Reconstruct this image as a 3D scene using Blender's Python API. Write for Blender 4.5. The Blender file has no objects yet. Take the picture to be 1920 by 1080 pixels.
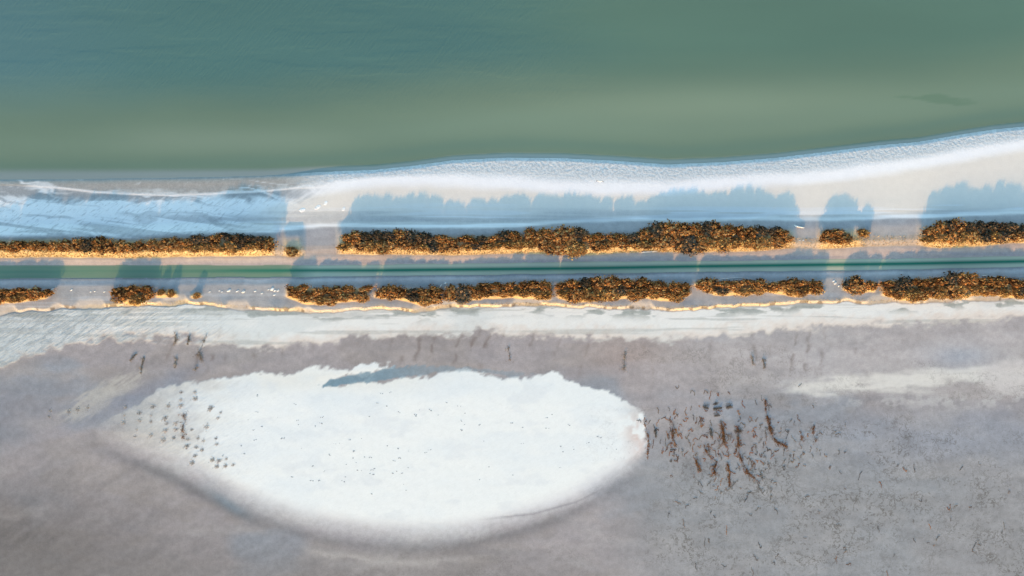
import bpy, math, random
import numpy as np

# ---------------------------------------------------------------- camera, sky, sun, exposure
scene = bpy.context.scene
col = scene.collection
PX = 0.1                                   # metres on the ground per photograph pixel
LENS = 35.0
CAM_H = 192.0 * LENS / 36.0
cam_data = bpy.data.cameras.new('camera')
cam_data.lens = LENS
cam_data.sensor_width = 36.0
cam_data.clip_end = 5000.0
cam = bpy.data.objects.new('camera', cam_data)
cam.location = (0, 0, CAM_H)
col.objects.link(cam)
scene.camera = cam

SUN_EL, SUN_AZ = 14.5, 15.0                # height above the horizon; degrees west of due south (-Y)
sun_vec = (-math.sin(math.radians(SUN_AZ)) * math.cos(math.radians(SUN_EL)),
           -math.cos(math.radians(SUN_AZ)) * math.cos(math.radians(SUN_EL)),
           math.sin(math.radians(SUN_EL)))
world = bpy.data.worlds.new('World')
scene.world = world
world.use_nodes = True
wn = world.node_tree
sky = wn.nodes.new('ShaderNodeTexSky')
sky.sky_type = 'NISHITA'
sky.sun_disc = False
sky.sun_elevation = math.radians(SUN_EL)
sky.sun_rotation = math.radians(180.0 + SUN_AZ)
sky.dust_density = 1.0
sky.ozone_density = 1.0
skytint = wn.nodes.new('ShaderNodeMix')
skytint.data_type = 'RGBA'
skytint.blend_type = 'MULTIPLY'
skytint.inputs[0].default_value = 1.0
skytint.inputs[7].default_value = (0.93, 1.04, 0.96, 1.0)
wn.links.new(sky.outputs[0], skytint.inputs[6])
wn.links.new(skytint.outputs[2], wn.nodes['Background'].inputs[0])
wn.nodes['Background'].inputs[1].default_value = 0.15

sun_data = bpy.data.lights.new('sun', 'SUN')
sun_data.energy = 2.0
sun_data.angle = math.radians(1.6)
sun_data.color = (1.0, 0.50, 0.15)
sun = bpy.data.objects.new('sun', sun_data)
sun.rotation_euler = (math.radians(90.0 - SUN_EL), 0, -math.radians(SUN_AZ))
sun.location = (-40, -150, 60)
col.objects.link(sun)

vs = scene.view_settings
vs.view_transform = 'Standard'
vs.look = 'None'
vs.exposure = 1.56
vs.gamma = 1.0
vs.use_curve_mapping = False
scene.render.engine = 'CYCLES'
scene.cycles.use_denoising = True
scene.cycles.max_bounces = 6

# ---------------------------------------------------------------- helpers: noise, colours, meshes
def _hash(ix, iy, seed):
    h = (ix.astype(np.int64) * 374761393 + iy.astype(np.int64) * 668265263 + seed * 1274126177) & 0xffffffff
    h = ((h ^ (h >> 13)) * 1274126177) & 0xffffffff
    h = ((h ^ (h >> 16)) * 2246822519) & 0xffffffff
    return ((h ^ (h >> 15)) & 0xffffff) / float(0xffffff)

def vnoise(x, y, seed):
    ix, iy = np.floor(x), np.floor(y)
    fx, fy = x - ix, y - iy
    fx = fx * fx * fx * (fx * (fx * 6 - 15) + 10)
    fy = fy * fy * fy * (fy * (fy * 6 - 15) + 10)
    a, b = _hash(ix, iy, seed), _hash(ix + 1, iy, seed)
    c, d = _hash(ix, iy + 1, seed), _hash(ix + 1, iy + 1, seed)
    return a + (b - a) * fx + (c - a) * fy + (a - b - c + d) * fx * fy

def fbm(x, y, octaves, seed):
    s, amp, tot = 0.0, 1.0, 0.0
    for k in range(octaves):
        s = s + amp * vnoise(x * 2 ** k + 17.3 * k, y * 2 ** k - 9.1 * k, seed + 31 * k)
        tot += amp
        amp *= 0.5
    return s / tot

def streaks(px, py, along, across, deg, seed, octaves=3):
    c, s = math.cos(math.radians(deg)), math.sin(math.radians(deg))
    u = px * c - py * s
    v = px * s + py * c
    return fbm(u / along, v / across, octaves, seed)

def S(e0, e1, x):
    t = np.clip((x - e0) / (e1 - e0), 0, 1)
    return t * t * (3 - 2 * t)

def gauss(x, s):
    return np.exp(-(x / s) ** 2)

def L(r, g, b, k=1.2):
    v = np.array([r, g, b], float) / 255.0
    return np.where(v <= 0.04045, v / 12.92, ((v + 0.055) / 1.055) ** 2.4) / k

def mix(c, colour, m):
    m = (np.clip(m, 0, 1) * np.ones(len(c)))[:, None]
    return c * (1 - m) + np.asarray(colour) * m

def line(*pts):
    xs = np.array([p[0] for p in pts], float)
    ys = np.array([p[1] for p in pts], float)
    return lambda x: np.interp(x, xs, ys)

def W(px, py):
    return (px - 960.0) * PX, (540.0 - py) * PX

def link(o, parent=None):
    col.objects.link(o)
    if parent is not None:
        o.parent = parent
    return o

def tag(o, label, cat, group=None, kind=None):
    o['label'] = label
    o['category'] = cat
    if group:
        o['group'] = group
    if kind:
        o['kind'] = kind
    return o

def mesh_np(name, verts, faces, mat, colors=None, smooth=False, attrs=None):
    verts = np.asarray(verts, np.float32)
    faces = np.asarray(faces, np.int32)
    n, k = faces.shape
    me = bpy.data.meshes.new(name)
    me.vertices.add(len(verts))
    me.vertices.foreach_set('co', verts.ravel())
    me.loops.add(n * k)
    me.loops.foreach_set('vertex_index', faces.ravel())
    me.polygons.add(n)
    me.polygons.foreach_set('loop_start', np.arange(0, n * k, k, dtype=np.int32))
    me.polygons.foreach_set('use_smooth', np.full(n, smooth))
    me.update(calc_edges=True)
    me.validate()
    def put(nm, c):
        a = me.color_attributes.new(nm, 'FLOAT_COLOR', 'POINT')
        buf = np.ones((len(verts), 4), np.float32)
        buf[:, :3] = c
        a.data.foreach_set('color', buf.ravel())
    if colors is not None:
        put('tint', colors)
    for nm, c in (attrs or {}).items():
        put(nm, c)
    me.materials.append(mat)
    return me

def grid_mesh(name, xs, ys, fn, mat):
    gx, gy = np.meshgrid(xs, ys)
    z, tint, masks = fn(960 + gx.ravel() / PX, 540 - gy.ravel() / PX)
    v = np.stack([gx.ravel(), gy.ravel(), z], 1)
    nx, ny = len(xs), len(ys)
    i = np.arange(nx * ny).reshape(ny, nx)
    f = np.stack([i[:-1, :-1].ravel(), i[:-1, 1:].ravel(), i[1:, 1:].ravel(), i[1:, :-1].ravel()], 1)
    return mesh_np(name, v, f, mat, tint, True, {'masks': masks})

# ---------------------------------------------------------------- helpers: node materials
class Nodes:
    def __init__(self, name):
        self.m = bpy.data.materials.new(name)
        self.m.use_nodes = True
        self.t = self.m.node_tree
        self.b = self.t.nodes['Principled BSDF']
    def n(self, kind, **props):
        o = self.t.nodes.new(kind)
        for k, v in props.items():
            setattr(o, k, v)
        return o
    def l(self, a, b):
        self.t.links.new(a, b)
    def attr(self, nm):
        return self.n('ShaderNodeAttribute', attribute_name=nm)
    def math(self, op, a, b=None, c=None):
        o = self.n('ShaderNodeMath', operation=op)
        for i, x in enumerate((a, b, c)):
            if x is None:
                continue
            if isinstance(x, (int, float)):
                o.inputs[i].default_value = x
            else:
                self.l(x, o.inputs[i])
        return o.outputs[0]
    def ramp(self, x, e0, e1, v0=0.0, v1=1.0):
        o = self.n('ShaderNodeMapRange', interpolation_type='SMOOTHSTEP')
        self.l(x, o.inputs['Value'])
        for nm, v in (('From Min', e0), ('From Max', e1), ('To Min', v0), ('To Max', v1)):
            o.inputs[nm].default_value = v
        return o.outputs[0]
    def coords(self, rot=0.0, scale=(1, 1, 1)):
        g = self.n('ShaderNodeNewGeometry')
        a = self.n('ShaderNodeMapping')
        self.l(g.outputs['Position'], a.inputs['Vector'])
        a.inputs['Rotation'].default_value = (0, 0, math.radians(rot))
        b = self.n('ShaderNodeMapping')
        self.l(a.outputs[0], b.inputs['Vector'])
        b.inputs['Scale'].default_value = scale
        return b.outputs[0]
    def noise(self, vec, scale, detail=3, rough=0.55):
        o = self.n('ShaderNodeTexNoise')
        self.l(vec, o.inputs['Vector'])
        o.inputs['Scale'].default_value = scale
        o.inputs['Detail'].default_value = detail
        o.inputs['Roughness'].default_value = rough
        return o.outputs['Fac']
    def mixc(self, fac, a, b, blend='MIX'):
        o = self.n('ShaderNodeMix', data_type='RGBA', blend_type=blend)
        o.clamp_factor = True
        for s, x in ((0, fac), (6, a), (7, b)):
            if isinstance(x, (int, float)):
                o.inputs[s].default_value = x
            elif isinstance(x, tuple):
                o.inputs[s].default_value = x + (1.0,)
            else:
                self.l(x, o.inputs[s])
        return o.outputs[2]
    def gray(self, x):
        o = self.n('ShaderNodeCombineColor')
        for i in range(3):
            self.l(x, o.inputs[i])
        return o.outputs[0]
    def bump(self, h, strength, dist, normal=None):
        o = self.n('ShaderNodeBump')
        self.l(h, o.inputs['Height'])
        if isinstance(strength, (int, float)):
            o.inputs['Strength'].default_value = strength
        else:
            self.l(strength, o.inputs['Strength'])
        o.inputs['Distance'].default_value = dist
        if normal is not None:
            self.l(normal, o.inputs['Normal'])
        return o.outputs[0]
    def finish(self, color, rough=0.9, spec=0.2, normal=None):
        for nm, x in (('Base Color', color), ('Roughness', rough), ('Specular IOR Level', spec)):
            if isinstance(x, (int, float)):
                self.b.inputs[nm].default_value = x
            elif isinstance(x, tuple):
                self.b.inputs[nm].default_value = x + (1.0,)
            else:
                self.l(x, self.b.inputs[nm])
        if normal is not None:
            self.l(normal, self.b.inputs['Normal'])
        return self.m

def ground_material():
    N = Nodes('salt_and_mud')
    tint = N.attr('tint').outputs['Color']
    sep = N.n('ShaderNodeSeparateColor')
    N.l(N.attr('masks').outputs['Color'], sep.inputs[0])
    streak, vein, grain = sep.outputs[0], sep.outputs[1], sep.outputs[2]
    # everywhere: fine mottling of the surface
    p = N.coords()
    mot = N.noise(p, 0.9, 5, 0.6)
    bw = N.n('ShaderNodeRGBToBW')
    N.l(tint, bw.inputs[0])
    mud = N.ramp(bw.outputs[0], 0.38, 0.62, 1.0, 0.25)
    c = N.mixc(mud, tint, N.gray(N.ramp(mot, 0.28, 0.72, 0.92, 1.08)), 'MULTIPLY')
    fine = N.noise(p, 4.5, 3, 0.6)
    c = N.mixc(mud, c, N.gray(N.ramp(fine, 0.28, 0.72, 0.93, 1.07)), 'MULTIPLY')
    # wind-drawn streaks in the crust
    st = N.noise(N.coords(-36, (0.65, 2.6, 1)), 1.0, 4, 0.6)
    gap = N.math('MULTIPLY', N.ramp(st, 0.53, 0.66), streak)
    c = N.mixc(N.math('MULTIPLY', gap, 0.42), c, (0.22, 0.23, 0.24))
    # dark wrack and cracked-crust veins on the mud
    warp = N.n('ShaderNodeVectorMath', operation='ADD')
    wn_ = N.n('ShaderNodeTexNoise')
    N.l(p, wn_.inputs['Vector'])
    wn_.inputs['Scale'].default_value = 0.8
    wn_.inputs['Detail'].default_value = 3
    sc_ = N.n('ShaderNodeVectorMath', operation='SCALE')
    N.l(wn_.outputs['Color'], sc_.inputs[0])
    sc_.inputs['Scale'].default_value = 1.6
    N.l(p, warp.inputs[0])
    N.l(sc_.outputs[0], warp.inputs[1])
    v1 = N.noise(warp.outputs[0], 0.75, 3, 0.6)
    r1 = N.math('ABSOLUTE', N.math('SUBTRACT', v1, 0.5))
    veins = N.ramp(r1, 0.010, 0.040, 1.0, 0.0)
    brk = N.ramp(N.noise(p, 0.22, 4, 0.65), 0.40, 0.56)
    veins = N.math('MULTIPLY', veins, brk)
    spk = N.ramp(N.noise(warp.outputs[0], 2.2, 2, 0.5), 0.60, 0.69)
    veins = N.math('MAXIMUM', veins, N.math('MULTIPLY', spk, 0.8))
    veins = N.math('MULTIPLY', veins, vein)
    c = N.mixc(N.math('MULTIPLY', veins, 0.62), c, (0.085, 0.075, 0.06))
    # granular salt near the waterline
    gr = N.noise(p, 2.0, 2, 0.7)
    gmask = N.math('MULTIPLY', N.ramp(gr, 0.44, 0.58), grain)
    c = N.mixc(N.math('MULTIPLY', gmask, 0.42), c, (0.30, 0.32, 0.34))
    # relief
    h = N.math('MULTIPLY', N.math('MULTIPLY', st, streak), 0.16)
    h = N.math('ADD', h, N.math('MULTIPLY', N.math('MULTIPLY', gr, grain), 0.16))
    h = N.math('ADD', h, N.math('MULTIPLY', fine, 0.016))
    nb = N.bump(h, 1.0, 1.0)
    return N.finish(c, 0.92, 0.12, nb)

def water_material(name, wave, glint):
    N = Nodes(name)
    tint = N.attr('tint').outputs['Color']
    sep = N.n('ShaderNodeSeparateColor')
    N.l(N.attr('masks').outputs['Color'], sep.inputs[0])
    p = N.coords()
    cloud = N.noise(N.coords(0, (0.012, 0.06, 1)), 1.0, 3, 0.5)
    c = N.mixc(1.0, tint, N.gray(N.ramp(cloud, 0.3, 0.7, 0.95, 1.05)), 'MULTIPLY')
    rip = N.noise(N.coords(-54, (0.30, 2.3, 1)), 1.0, 2, 0.5)
    rip2 = N.noise(N.coords(-47, (0.5, 3.4, 1)), 1.0, 1, 0.5)
    h = N.math('MULTIPLY', N.math('ADD', rip, N.math('MULTIPLY', rip2, 0.5)), sep.outputs[0])
    nb = N.bump(h, wave, 0.22)
    return N.finish(c, 0.12, glint, nb)

# ---------------------------------------------------------------- the lie of the land, in photograph pixels
shore = line((-400, 338), (0, 338), (200, 336), (400, 333), (500, 330), (600, 323), (700, 319), (770, 312), (850, 301), (950, 296),
             (1050, 297), (1150, 302), (1250, 309), (1350, 305), (1450, 297), (1550, 285), (1650, 273), (1720, 267),
             (1800, 253), (1860, 244), (1920, 238), (2400, 170))
ridge = line((-400, 372), (480, 374), (520, 368), (600, 351), (700, 337), (850, 337), (960, 343), (1100, 352), (1250, 350), (1300, 346),
             (1500, 333), (1600, 322), (1700, 308), (1800, 290), (1920, 270), (2400, 190))
foam = line((-400, 346), (30, 346), (110, 352), (180, 360), (250, 364), (320, 366), (400, 363), (500, 358), (560, 352))
wrack = line((-400, 440), (520, 434), (600, 424), (700, 425), (860, 427), (960, 424), (1050, 418), (1150, 413), (1300, 412), (1480, 413),
             (1640, 411), (1750, 406), (1800, 403), (1920, 400), (2400, 396))
foot = line((-400, 484), (0, 484), (100, 483), (200, 484), (260, 485), (300, 483), (400, 481), (500, 480), (550, 483), (640, 477), (720, 478),
            (800, 479), (850, 480), (900, 478), (1000, 476), (1100, 478), (1200, 474), (1300, 473), (1400, 472),
            (1480, 467), (1560, 467), (1620, 463), (1720, 461), (1760, 466), (1800, 464), (1850, 461), (1920, 455), (2400, 450))
bank = line((-400, 1), (508, 1), (520, .25), (530, .3), (538, .75), (562, .75), (575, .12), (630, .12), (644, 1), (1474, 1), (1492, .35),
            (1528, .35), (1540, .9), (1604, .9), (1622, .35), (1715, .3), (1735, 1), (2400, 1))
_ct = line((-400, 498), (0, 498), (400, 497), (600, 498), (900, 494), (1100, 491), (1300, 490), (1500, 487), (1700, 485), (1920, 480), (2400, 470))
_cb = line((-400, 523), (0, 523), (300, 521), (500, 520), (700, 518), (1000, 514), (1200, 512), (1500, 508), (1700, 505), (1920, 500), (2400, 490))
chan_top = lambda x: _ct(x) + 2.2 * (fbm(np.asarray(x, float) / 38, np.asarray(x, float) * 0 + 2.2, 3, 81) - .5)
chan_bot = lambda x: _cb(x) + 2.6 * (fbm(np.asarray(x, float) / 44, np.asarray(x, float) * 0 + 5.2, 3, 82) - .5)
chan_mid = line((-400, 510), (300, 508), (600, 507), (700, 507), (900, 505), (1100, 503), (1300, 499.5), (1500, 497), (1700, 494.5), (1920, 490), (2400, 480))
chan_deep = line((-400, .05), (200, .12), (400, .35), (480, .65), (560, .85), (750, 1), (2400, 1))
scarp = line((-400, 596), (0, 589), (60, 582), (130, 578), (200, 576), (280, 573), (350, 571), (420, 575), (450, 579), (550, 583), (600, 588), (660, 583),
             (700, 580), (780, 586), (830, 578), (850, 576), (950, 574), (1050, 574), (1150, 579), (1250, 583), (1300, 579), (1350, 577),
             (1450, 571), (1550, 567), (1700, 568), (1800, 563), (1920, 560), (2400, 552))
scarp_amt = line((-400, .3), (0, .35), (150, .55), (230, 1), (1450, 1), (1560, .55), (1920, .45))
crust = line((-400, 720), (0, 686), (60, 668), (150, 648), (250, 636), (350, 640), (450, 648), (550, 650), (700, 636), (800, 632), (900, 628),
             (1000, 631), (1100, 636), (1200, 641), (1300, 634), (1400, 625), (1500, 617), (1600, 615), (1700, 612), (1800, 605), (1920, 600), (2400, 590))
island_pts = np.array([(168, 800), (205, 788), (240, 772), (268, 750), (300, 728), (350, 718), (420, 706), (480, 700), (540, 698), (580, 692),
                       (640, 689), (690, 684), (725, 683), (738, 691), (700, 700), (660, 705), (625, 716), (606, 724), (640, 722), (700, 714),
                       (765, 706), (820, 699), (862, 694), (900, 699), (960, 711), (1000, 706), (1042, 700), (1060, 712), (1100, 718),
                       (1150, 735), (1182, 750), (1200, 772), (1210, 800), (1214, 830), (1205, 860), (1180, 884), (1130, 915), (1080, 945),
                       (1020, 967), (960, 985), (900, 1000), (840, 1011), (780, 1014), (700, 1009), (620, 997), (560, 984), (500, 964),
                       (450, 944), (400, 920), (350, 892), (290, 866), (230, 842), (190, 824)], float)
pool_pts = np.array([(598, 722), (640, 707), (680, 700), (735, 690), (790, 684), (860, 688), (940, 694), (1000, 701), (960, 706), (880, 696), (830, 698),
                     (765, 707), (700, 716), (650, 721), (606, 727)], float)

# thickets: (phrase, group, height in metres, [(x, top, bottom), ...] outline in photograph pixels)
THICKETS = [
    ('upper thicket touching left edge', 2.35, [(-30, 455, 474), (0, 455, 474), (60, 453, 473), (150, 449, 474), (210, 452, 477), (240, 457, 478), (260, 453, 472),
        (320, 450, 474), (370, 443, 474), (420, 438, 474), (460, 440, 471), (500, 447, 471), (516, 458, 473)]),
    ('small upper clump right of left thicket', 1.5, [(534, 465, 480), (566, 466, 481)]),
    ('longest upper thicket', 2.4, [(638, 447, 473), (660, 438, 474), (720, 434, 473), (745, 432, 473), (800, 440, 474), (850, 444, 472), (880, 445, 471),
        (930, 440, 471), (960, 434, 469), (1000, 433, 470), (1030, 430, 476), (1060, 427, 481), (1095, 428, 480), (1112, 440, 470),
        (1150, 438, 469), (1205, 436, 469), (1216, 420, 469), (1290, 419, 472), (1340, 422, 473), (1400, 427, 469), (1450, 425, 462), (1478, 430, 455)]),
    ('compact clump right of white log', 2.0, [(1536, 433, 459), (1570, 431, 461), (1602, 440, 459)]),
    ('little clump right of compact clump', 1.75, [(1604, 430, 446), (1634, 430, 444)]),
    ('upper thicket touching right edge', 2.6, [(1730, 436, 456), (1760, 418, 461), (1790, 412, 457), (1850, 416, 457), (1900, 420, 454), (1950, 424, 452)]),
    ('lower thicket touching left edge', 1.75, [(-30, 543, 568), (0, 541, 566), (50, 539, 561), (90, 544, 555)]),
    ('wedge-shaped clump on lower bank', 1.95, [(216, 540, 549), (236, 538, 567), (262, 538, 571), (279, 538, 546)]),
    ('sparse clump right of wedge-shaped clump', 0.9, [(294, 545, 554), (315, 540, 554), (334, 545, 554)]),
    ('tiny clump left of stone line', 0.7, [(360, 548, 556), (378, 547, 555)]),
    ('lower thicket right of stone line', 1.85, [(538, 537, 554), (565, 533, 565), (600, 540, 570), (650, 537, 563), (691, 539, 560)]),
    ('lower thicket left of white post', 1.85, [(703, 543, 555), (740, 537, 556), (790, 540, 569), (821, 541, 566)]),
    ('lower thicket right of white post', 1.85, [(838, 540, 558), (900, 533, 558), (960, 530, 555), (1032, 527, 558)]),
    ('broad lower thicket in mid view', 1.95, [(1045, 527, 555), (1080, 525, 563), (1150, 520, 558), (1200, 524, 555), (1260, 529, 562), (1292, 532, 549)]),
    ('thin lower thicket below slender pole', 1.75, [(1302, 525, 533), (1340, 525, 550), (1400, 526, 550), (1440, 528, 545), (1490, 524, 553), (1540, 530, 545)]),
    ('round lower clump between two thickets', 1.7, [(1580, 528, 541), (1610, 523, 545), (1639, 532, 545)]),
    ('lower thicket touching right edge', 2.05, [(1653, 530, 550), (1690, 523, 560), (1750, 520, 555), (1800, 514, 555), (1850, 520, 548), (1900, 524, 556), (1950, 525, 555)]),
]

def lower_mounds(px, py):
    """Low straw-covered mounds under the lower thickets: height factor and litter factor."""
    hgt, lit = np.zeros(px.shape), np.zeros(px.shape)
    wob = 3.5 * (fbm(px / 16, py / 40, 2, 91) - .5)
    for (_, _, out) in THICKETS[6:]:
        ox = [p[0] for p in out]
        tt, tb = np.interp(px, ox, [p[1] for p in out]), np.interp(px, ox, [p[2] for p in out])
        m = S(ox[0] - 5, ox[0] + 4, px) * S(ox[-1] + 5, ox[-1] - 4, px)
        u = tb + 4.5 + wob - py
        hgt = np.maximum(hgt, m * S(0, 7, u) * S(-3, 8, py - tt))
        lit = np.maximum(lit, m * S(-1, 2, u) * S(0, 6, py - tt))
    return hgt, lit

def poly_sd(px, py, pts):
    d2 = np.full(px.shape, 1e12)
    inside = np.zeros(px.shape, bool)
    for (x0, y0), (x1, y1) in zip(pts, np.roll(pts, -1, 0)):
        ex, ey = x1 - x0, y1 - y0
        t = np.clip(((px - x0) * ex + (py - y0) * ey) / (ex * ex + ey * ey), 0, 1)
        d2 = np.minimum(d2, (px - x0 - t * ex) ** 2 + (py - y0 - t * ey) ** 2)
        if y0 != y1:
            cross = ((y0 <= py) & (y1 > py)) | ((y1 <= py) & (y0 > py))
            inside ^= cross & (px < x0 + (py - y0) / (y1 - y0) * ex)
    return np.where(inside, -1.0, 1.0) * np.sqrt(d2)

def near_sd(px, py, pts, pad):
    out = np.full(px.shape, 400.0)
    m = (px > pts[:, 0].min() - pad) & (px < pts[:, 0].max() + pad) & (py > pts[:, 1].min() - pad) & (py < pts[:, 1].max() + pad)
    if m.any():
        out[m] = poly_sd(px[m], py[m], pts)
    return out

def ground_z(px, py):
    px, py = np.asarray(px, float), np.asarray(py, float)
    sh, rd, ft, ct, cb, sc = shore(px), ridge(px), foot(px), chan_top(px), chan_bot(px), scarp(px)
    sc = sc + 11 * (fbm(px / 30, py / 90, 4, 71) - .5)
    ft = ft + 4 * (fbm(px / 30, py / 60, 3, 72) - .5)
    d = py - sh
    right = S(490, 640, px)
    w = np.maximum(rd - sh, 14)
    zr = 0.40 * S(-1, 5, d) + 0.16 * S(0, 1, d / w) - 0.12 * S(0, 60, py - rd)
    zl = 0.06 * S(-4, 4, d) + 0.25 * S(5, 90, d)
    zb = np.where(d < 0, -0.02 - 0.012 * np.minimum(-d, 40), 0) + (zl * (1 - right) + zr * right)
    t = ft - py
    zN = zb * (1 - S(70, 35, t) * (t < 70)) + 0.30 * S(70, 35, t)
    zN = zN * (1 - 0.97 * S(0, 1, (py - ft - 2) / np.maximum(ct - ft - 2, 4)))
    zN = zN + 1.05 * bank(px) * S(0, 13, t) * (1 - S(36, 66, t))
    depth = np.clip((py - ct) / (cb - ct), 0, 1)
    zC = -0.9 * np.sin(np.pi * depth) ** 1.3 - 0.02
    ts = sc - py
    amt = scarp_amt(px) * (.35 + .9 * S(.32, .6, fbm(px / 40, px * 0 + 3.3, 3, 73)))
    zS = 0.02 + 0.24 * S(0, 16, py - cb)
    rise = S(0, 1, ts / (5 + 16 * S(.5, .72, fbm(px / 55, px * 0 + 8.1, 3, 74))))
    zS = zS * rise + (0.02 + 0.12 * amt * rise * (1 - S(8, 26, ts)))
    z = np.where(py < ct, zN, np.where(py < cb, zC, zS))
    z = z + 0.02 * (fbm(px / 30, py / 20, 3, 5) - .5) * (d > 4) * ((py < ct - 3) | (py > cb + 3))
    z = z + 0.36 * lower_mounds(px, py)[0]
    isl = near_sd(px, py, island_pts, 60)
    z = z + 0.07 * S(6, -50, isl)
    return z

def ground_fn(px, py):
    n = len(px)
    z = ground_z(px, py)
    a1 = fbm(px / 260, py / 150, 4, 11)
    a2 = fbm(px / 140, py / 60, 4, 12)
    a3 = fbm(px / 60, py / 24, 4, 13)
    f1 = fbm(px / 14, py / 12, 3, 14)
    slash = streaks(px, py, 24, 5, 34, 15)
    slash2 = streaks(px, py, 18, 5, 38, 16)
    bands = fbm(px / 220, py / 7, 4, 17)
    masks = np.zeros((n, 3))
    # mud flats in the south
    c = np.tile(L(164, 157, 157), (n, 1))
    c = mix(c, L(149, 153, 160), S(.48, .66, a1) * .9)
    c = mix(c, L(160, 152, 148), S(.50, .66, a2) * .6)
    c = mix(c, L(184, 178, 177), S(1150, 1450, px) * S(770, 690, py + 30 * (a2 - .5)) * .85)
    c = mix(c, L(138, 134, 137), S(.5, .7, 1 - a3) * .25)
    c = mix(c, L(100, 96, 94), S(800, 1060, py + 90 * (a1 - .5) + 30 * (slash - .5)) * S(640, -40, px + 100 * (a2 - .5)) * .9)
    c = mix(c, L(126, 124, 130), S(900, 760, py) * S(690, 760, py) * S(260, -60, px + 60 * (a2 - .5)) * .55)
    c = mix(c, L(134, 129, 127), S(1000, 1075, py + 50 * (a2 - .5)) * S(1250, 900, px) * .6)
    c = mix(c, L(150, 150, 151), S(740, 900, py) * S(1080, 1300, px) * .8)
    c = mix(c, L(148, 153, 163), gauss(py - 820 - 60 * (a2 - .5), 55) * S(1480, 1640, px) * .7)
    mm = np.where(px < 760, streaks(px, py, 46, 13, 30, 33, 4), fbm(px / 34, py / 17, 4, 34))
    k = .89 + .28 * mm
    c = c * (1 + (k - 1) * 1.0)[:, None]
    c = mix(c, L(176, 172, 170), S(.54, .74, fbm(px / 110 + .4 * a3, py / 44, 5, 35)) * .3)
    c = mix(c, L(128, 126, 128), S(.57, .74, fbm(px / 120, py / 40, 5, 36)) * .18)
    # pale crust patches on the right, and a smooth pale pan at the edge
    pp = gauss(py - 722 + .06 * (px - 1600) + 26 * (a2 - .5), 24) * S(1330, 1620, px)
    c = mix(c, L(221, 217, 210), S(.24, .70, pp * (.2 * a3 + .7 * fbm(px / 30, py / 13, 5, 25) + .65 * fbm(px / 70, py / 7, 4, 26))) * .9)
    pan = np.hypot((px - 1905) / 78, (py - 705) / 40) + .35 * (a3 - .5)
    c = mix(c, L(204, 198, 195), S(1.05, .7, pan) * .8)
    c = mix(c, L(166, 174, 186), gauss(np.hypot((px - 1800) / 60, (py - 668) / 22), 1) * .6)
    c = mix(c, L(206, 203, 200), gauss(py - 752, 14) * S(1500, 1650, px) * S(.5, .62, f1) * .4)
    # pale slanting patches west of the island
    lp = gauss(np.hypot((px - 190) / 95, (py - 745 + .5 * (px - 190)) / 34), 1)
    c = mix(c, L(186, 181, 173), S(.34, .7, lp * (.2 + .8 * slash + .5 * slash2)) * .75)
    c = mix(c, L(133, 138, 152), gauss(np.hypot((px - 270) / 130, (py - 735 + .42 * (px - 270)) / 18), 1) * .55)
    rows = S(.35, .75, vnoise(np.floor((px + 60 * (a1 - .5)) / 27), px * 0 + .5, 37)) * gauss((np.mod(px + 60 * (a1 - .5) + .12 * (py - 650) + 9 * (f1 - .5), 27) - 13.5), 3.6) * S(.42, .66, fbm(px / 27, py / 16, 3, 31))
    zone = gauss(np.hypot((px - 350) / 170, (py - 655) / 34), 1) + gauss(np.hypot((px - 880) / 190, (py - 655) / 36), 1) + gauss(np.hypot((px - 1190) / 90, (py - 660) / 45), 1) + .8 * gauss(np.hypot((px - 1480) / 170, (py - 665) / 48), 1)
    stain = np.clip(rows * zone, 0, 1)
    c = mix(c, L(112, 98, 90), stain * .7)
    c = mix(c, L(176, 158, 150), gauss(np.hypot((px - 1170) / 70, (py - 665) / 32), 1) * .5)
    # white crust under the southern scarp
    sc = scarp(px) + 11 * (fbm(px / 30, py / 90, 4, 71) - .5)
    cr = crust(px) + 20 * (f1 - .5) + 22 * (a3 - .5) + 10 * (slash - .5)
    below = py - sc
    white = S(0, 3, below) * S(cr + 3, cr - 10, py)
    left_soft = S(330, 60, px)
    white = white * (1 - .2 * left_soft)
    cw = np.tile(L(233, 233, 229), (n, 1))
    cw = mix(cw, L(224, 212, 201), S(-32, -4, py - cr) * .85)
    cw = mix(cw, L(196, 207, 210), S(300, 40, px) * .7)
    cw = mix(cw, L(205, 212, 212), S(.5, .7, a2) * .5)
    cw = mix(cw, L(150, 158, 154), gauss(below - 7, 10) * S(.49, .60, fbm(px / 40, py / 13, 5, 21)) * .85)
    cw = mix(cw, L(168, 172, 168), S(.58, .68, bands) * .45)
    cw = mix(cw, L(172, 180, 182), S(.52, .66, slash) * S(420, 150, px) * .7)
    cw = mix(cw, L(168, 156, 144), stain * .6)
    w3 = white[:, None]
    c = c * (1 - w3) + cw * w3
    masks[:, 0] += white * (.15 + .75 * S(520, 240, px))
    # the white salt island
    wob = 9 * (slash2 - .5) + 9 * (f1 - .5) + 16 * (fbm(px / 38, py / 24, 3, 28) - .5)
    isl = near_sd(px, py, island_pts, 110)
    cy = 850 + 0 * px
    south = S(-60, 70, py - 790 - .10 * np.abs(px - 700))
    soft = 3 + (34 - 16 * S(760, 1050, px)) * south
    edge = S(1, -1, (isl + wob * (1 - .5 * south) + .28 * soft) / soft)
    thin = fbm(px / 70, py / 40, 4, 27)
    edge = edge * np.clip(S(190, 520, px + 240 * (thin - .5) + 120 * (slash2 - .5)) * .62 + .52 * S(130, 260, px + 80 * (thin - .5)), 0, 1)
    edge = edge * (1 - .35 * S(1150, 1210, px) * S(.45, .6, thin + .2 * (f1 - .5)))
    ring = gauss(isl - 14 - 8 * (a3 - .5), 13) * south * S(1240, 1000, px)
    c = mix(c, L(112, 111, 114), ring * (.5 + .2 * S(560, 380, px)))
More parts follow.
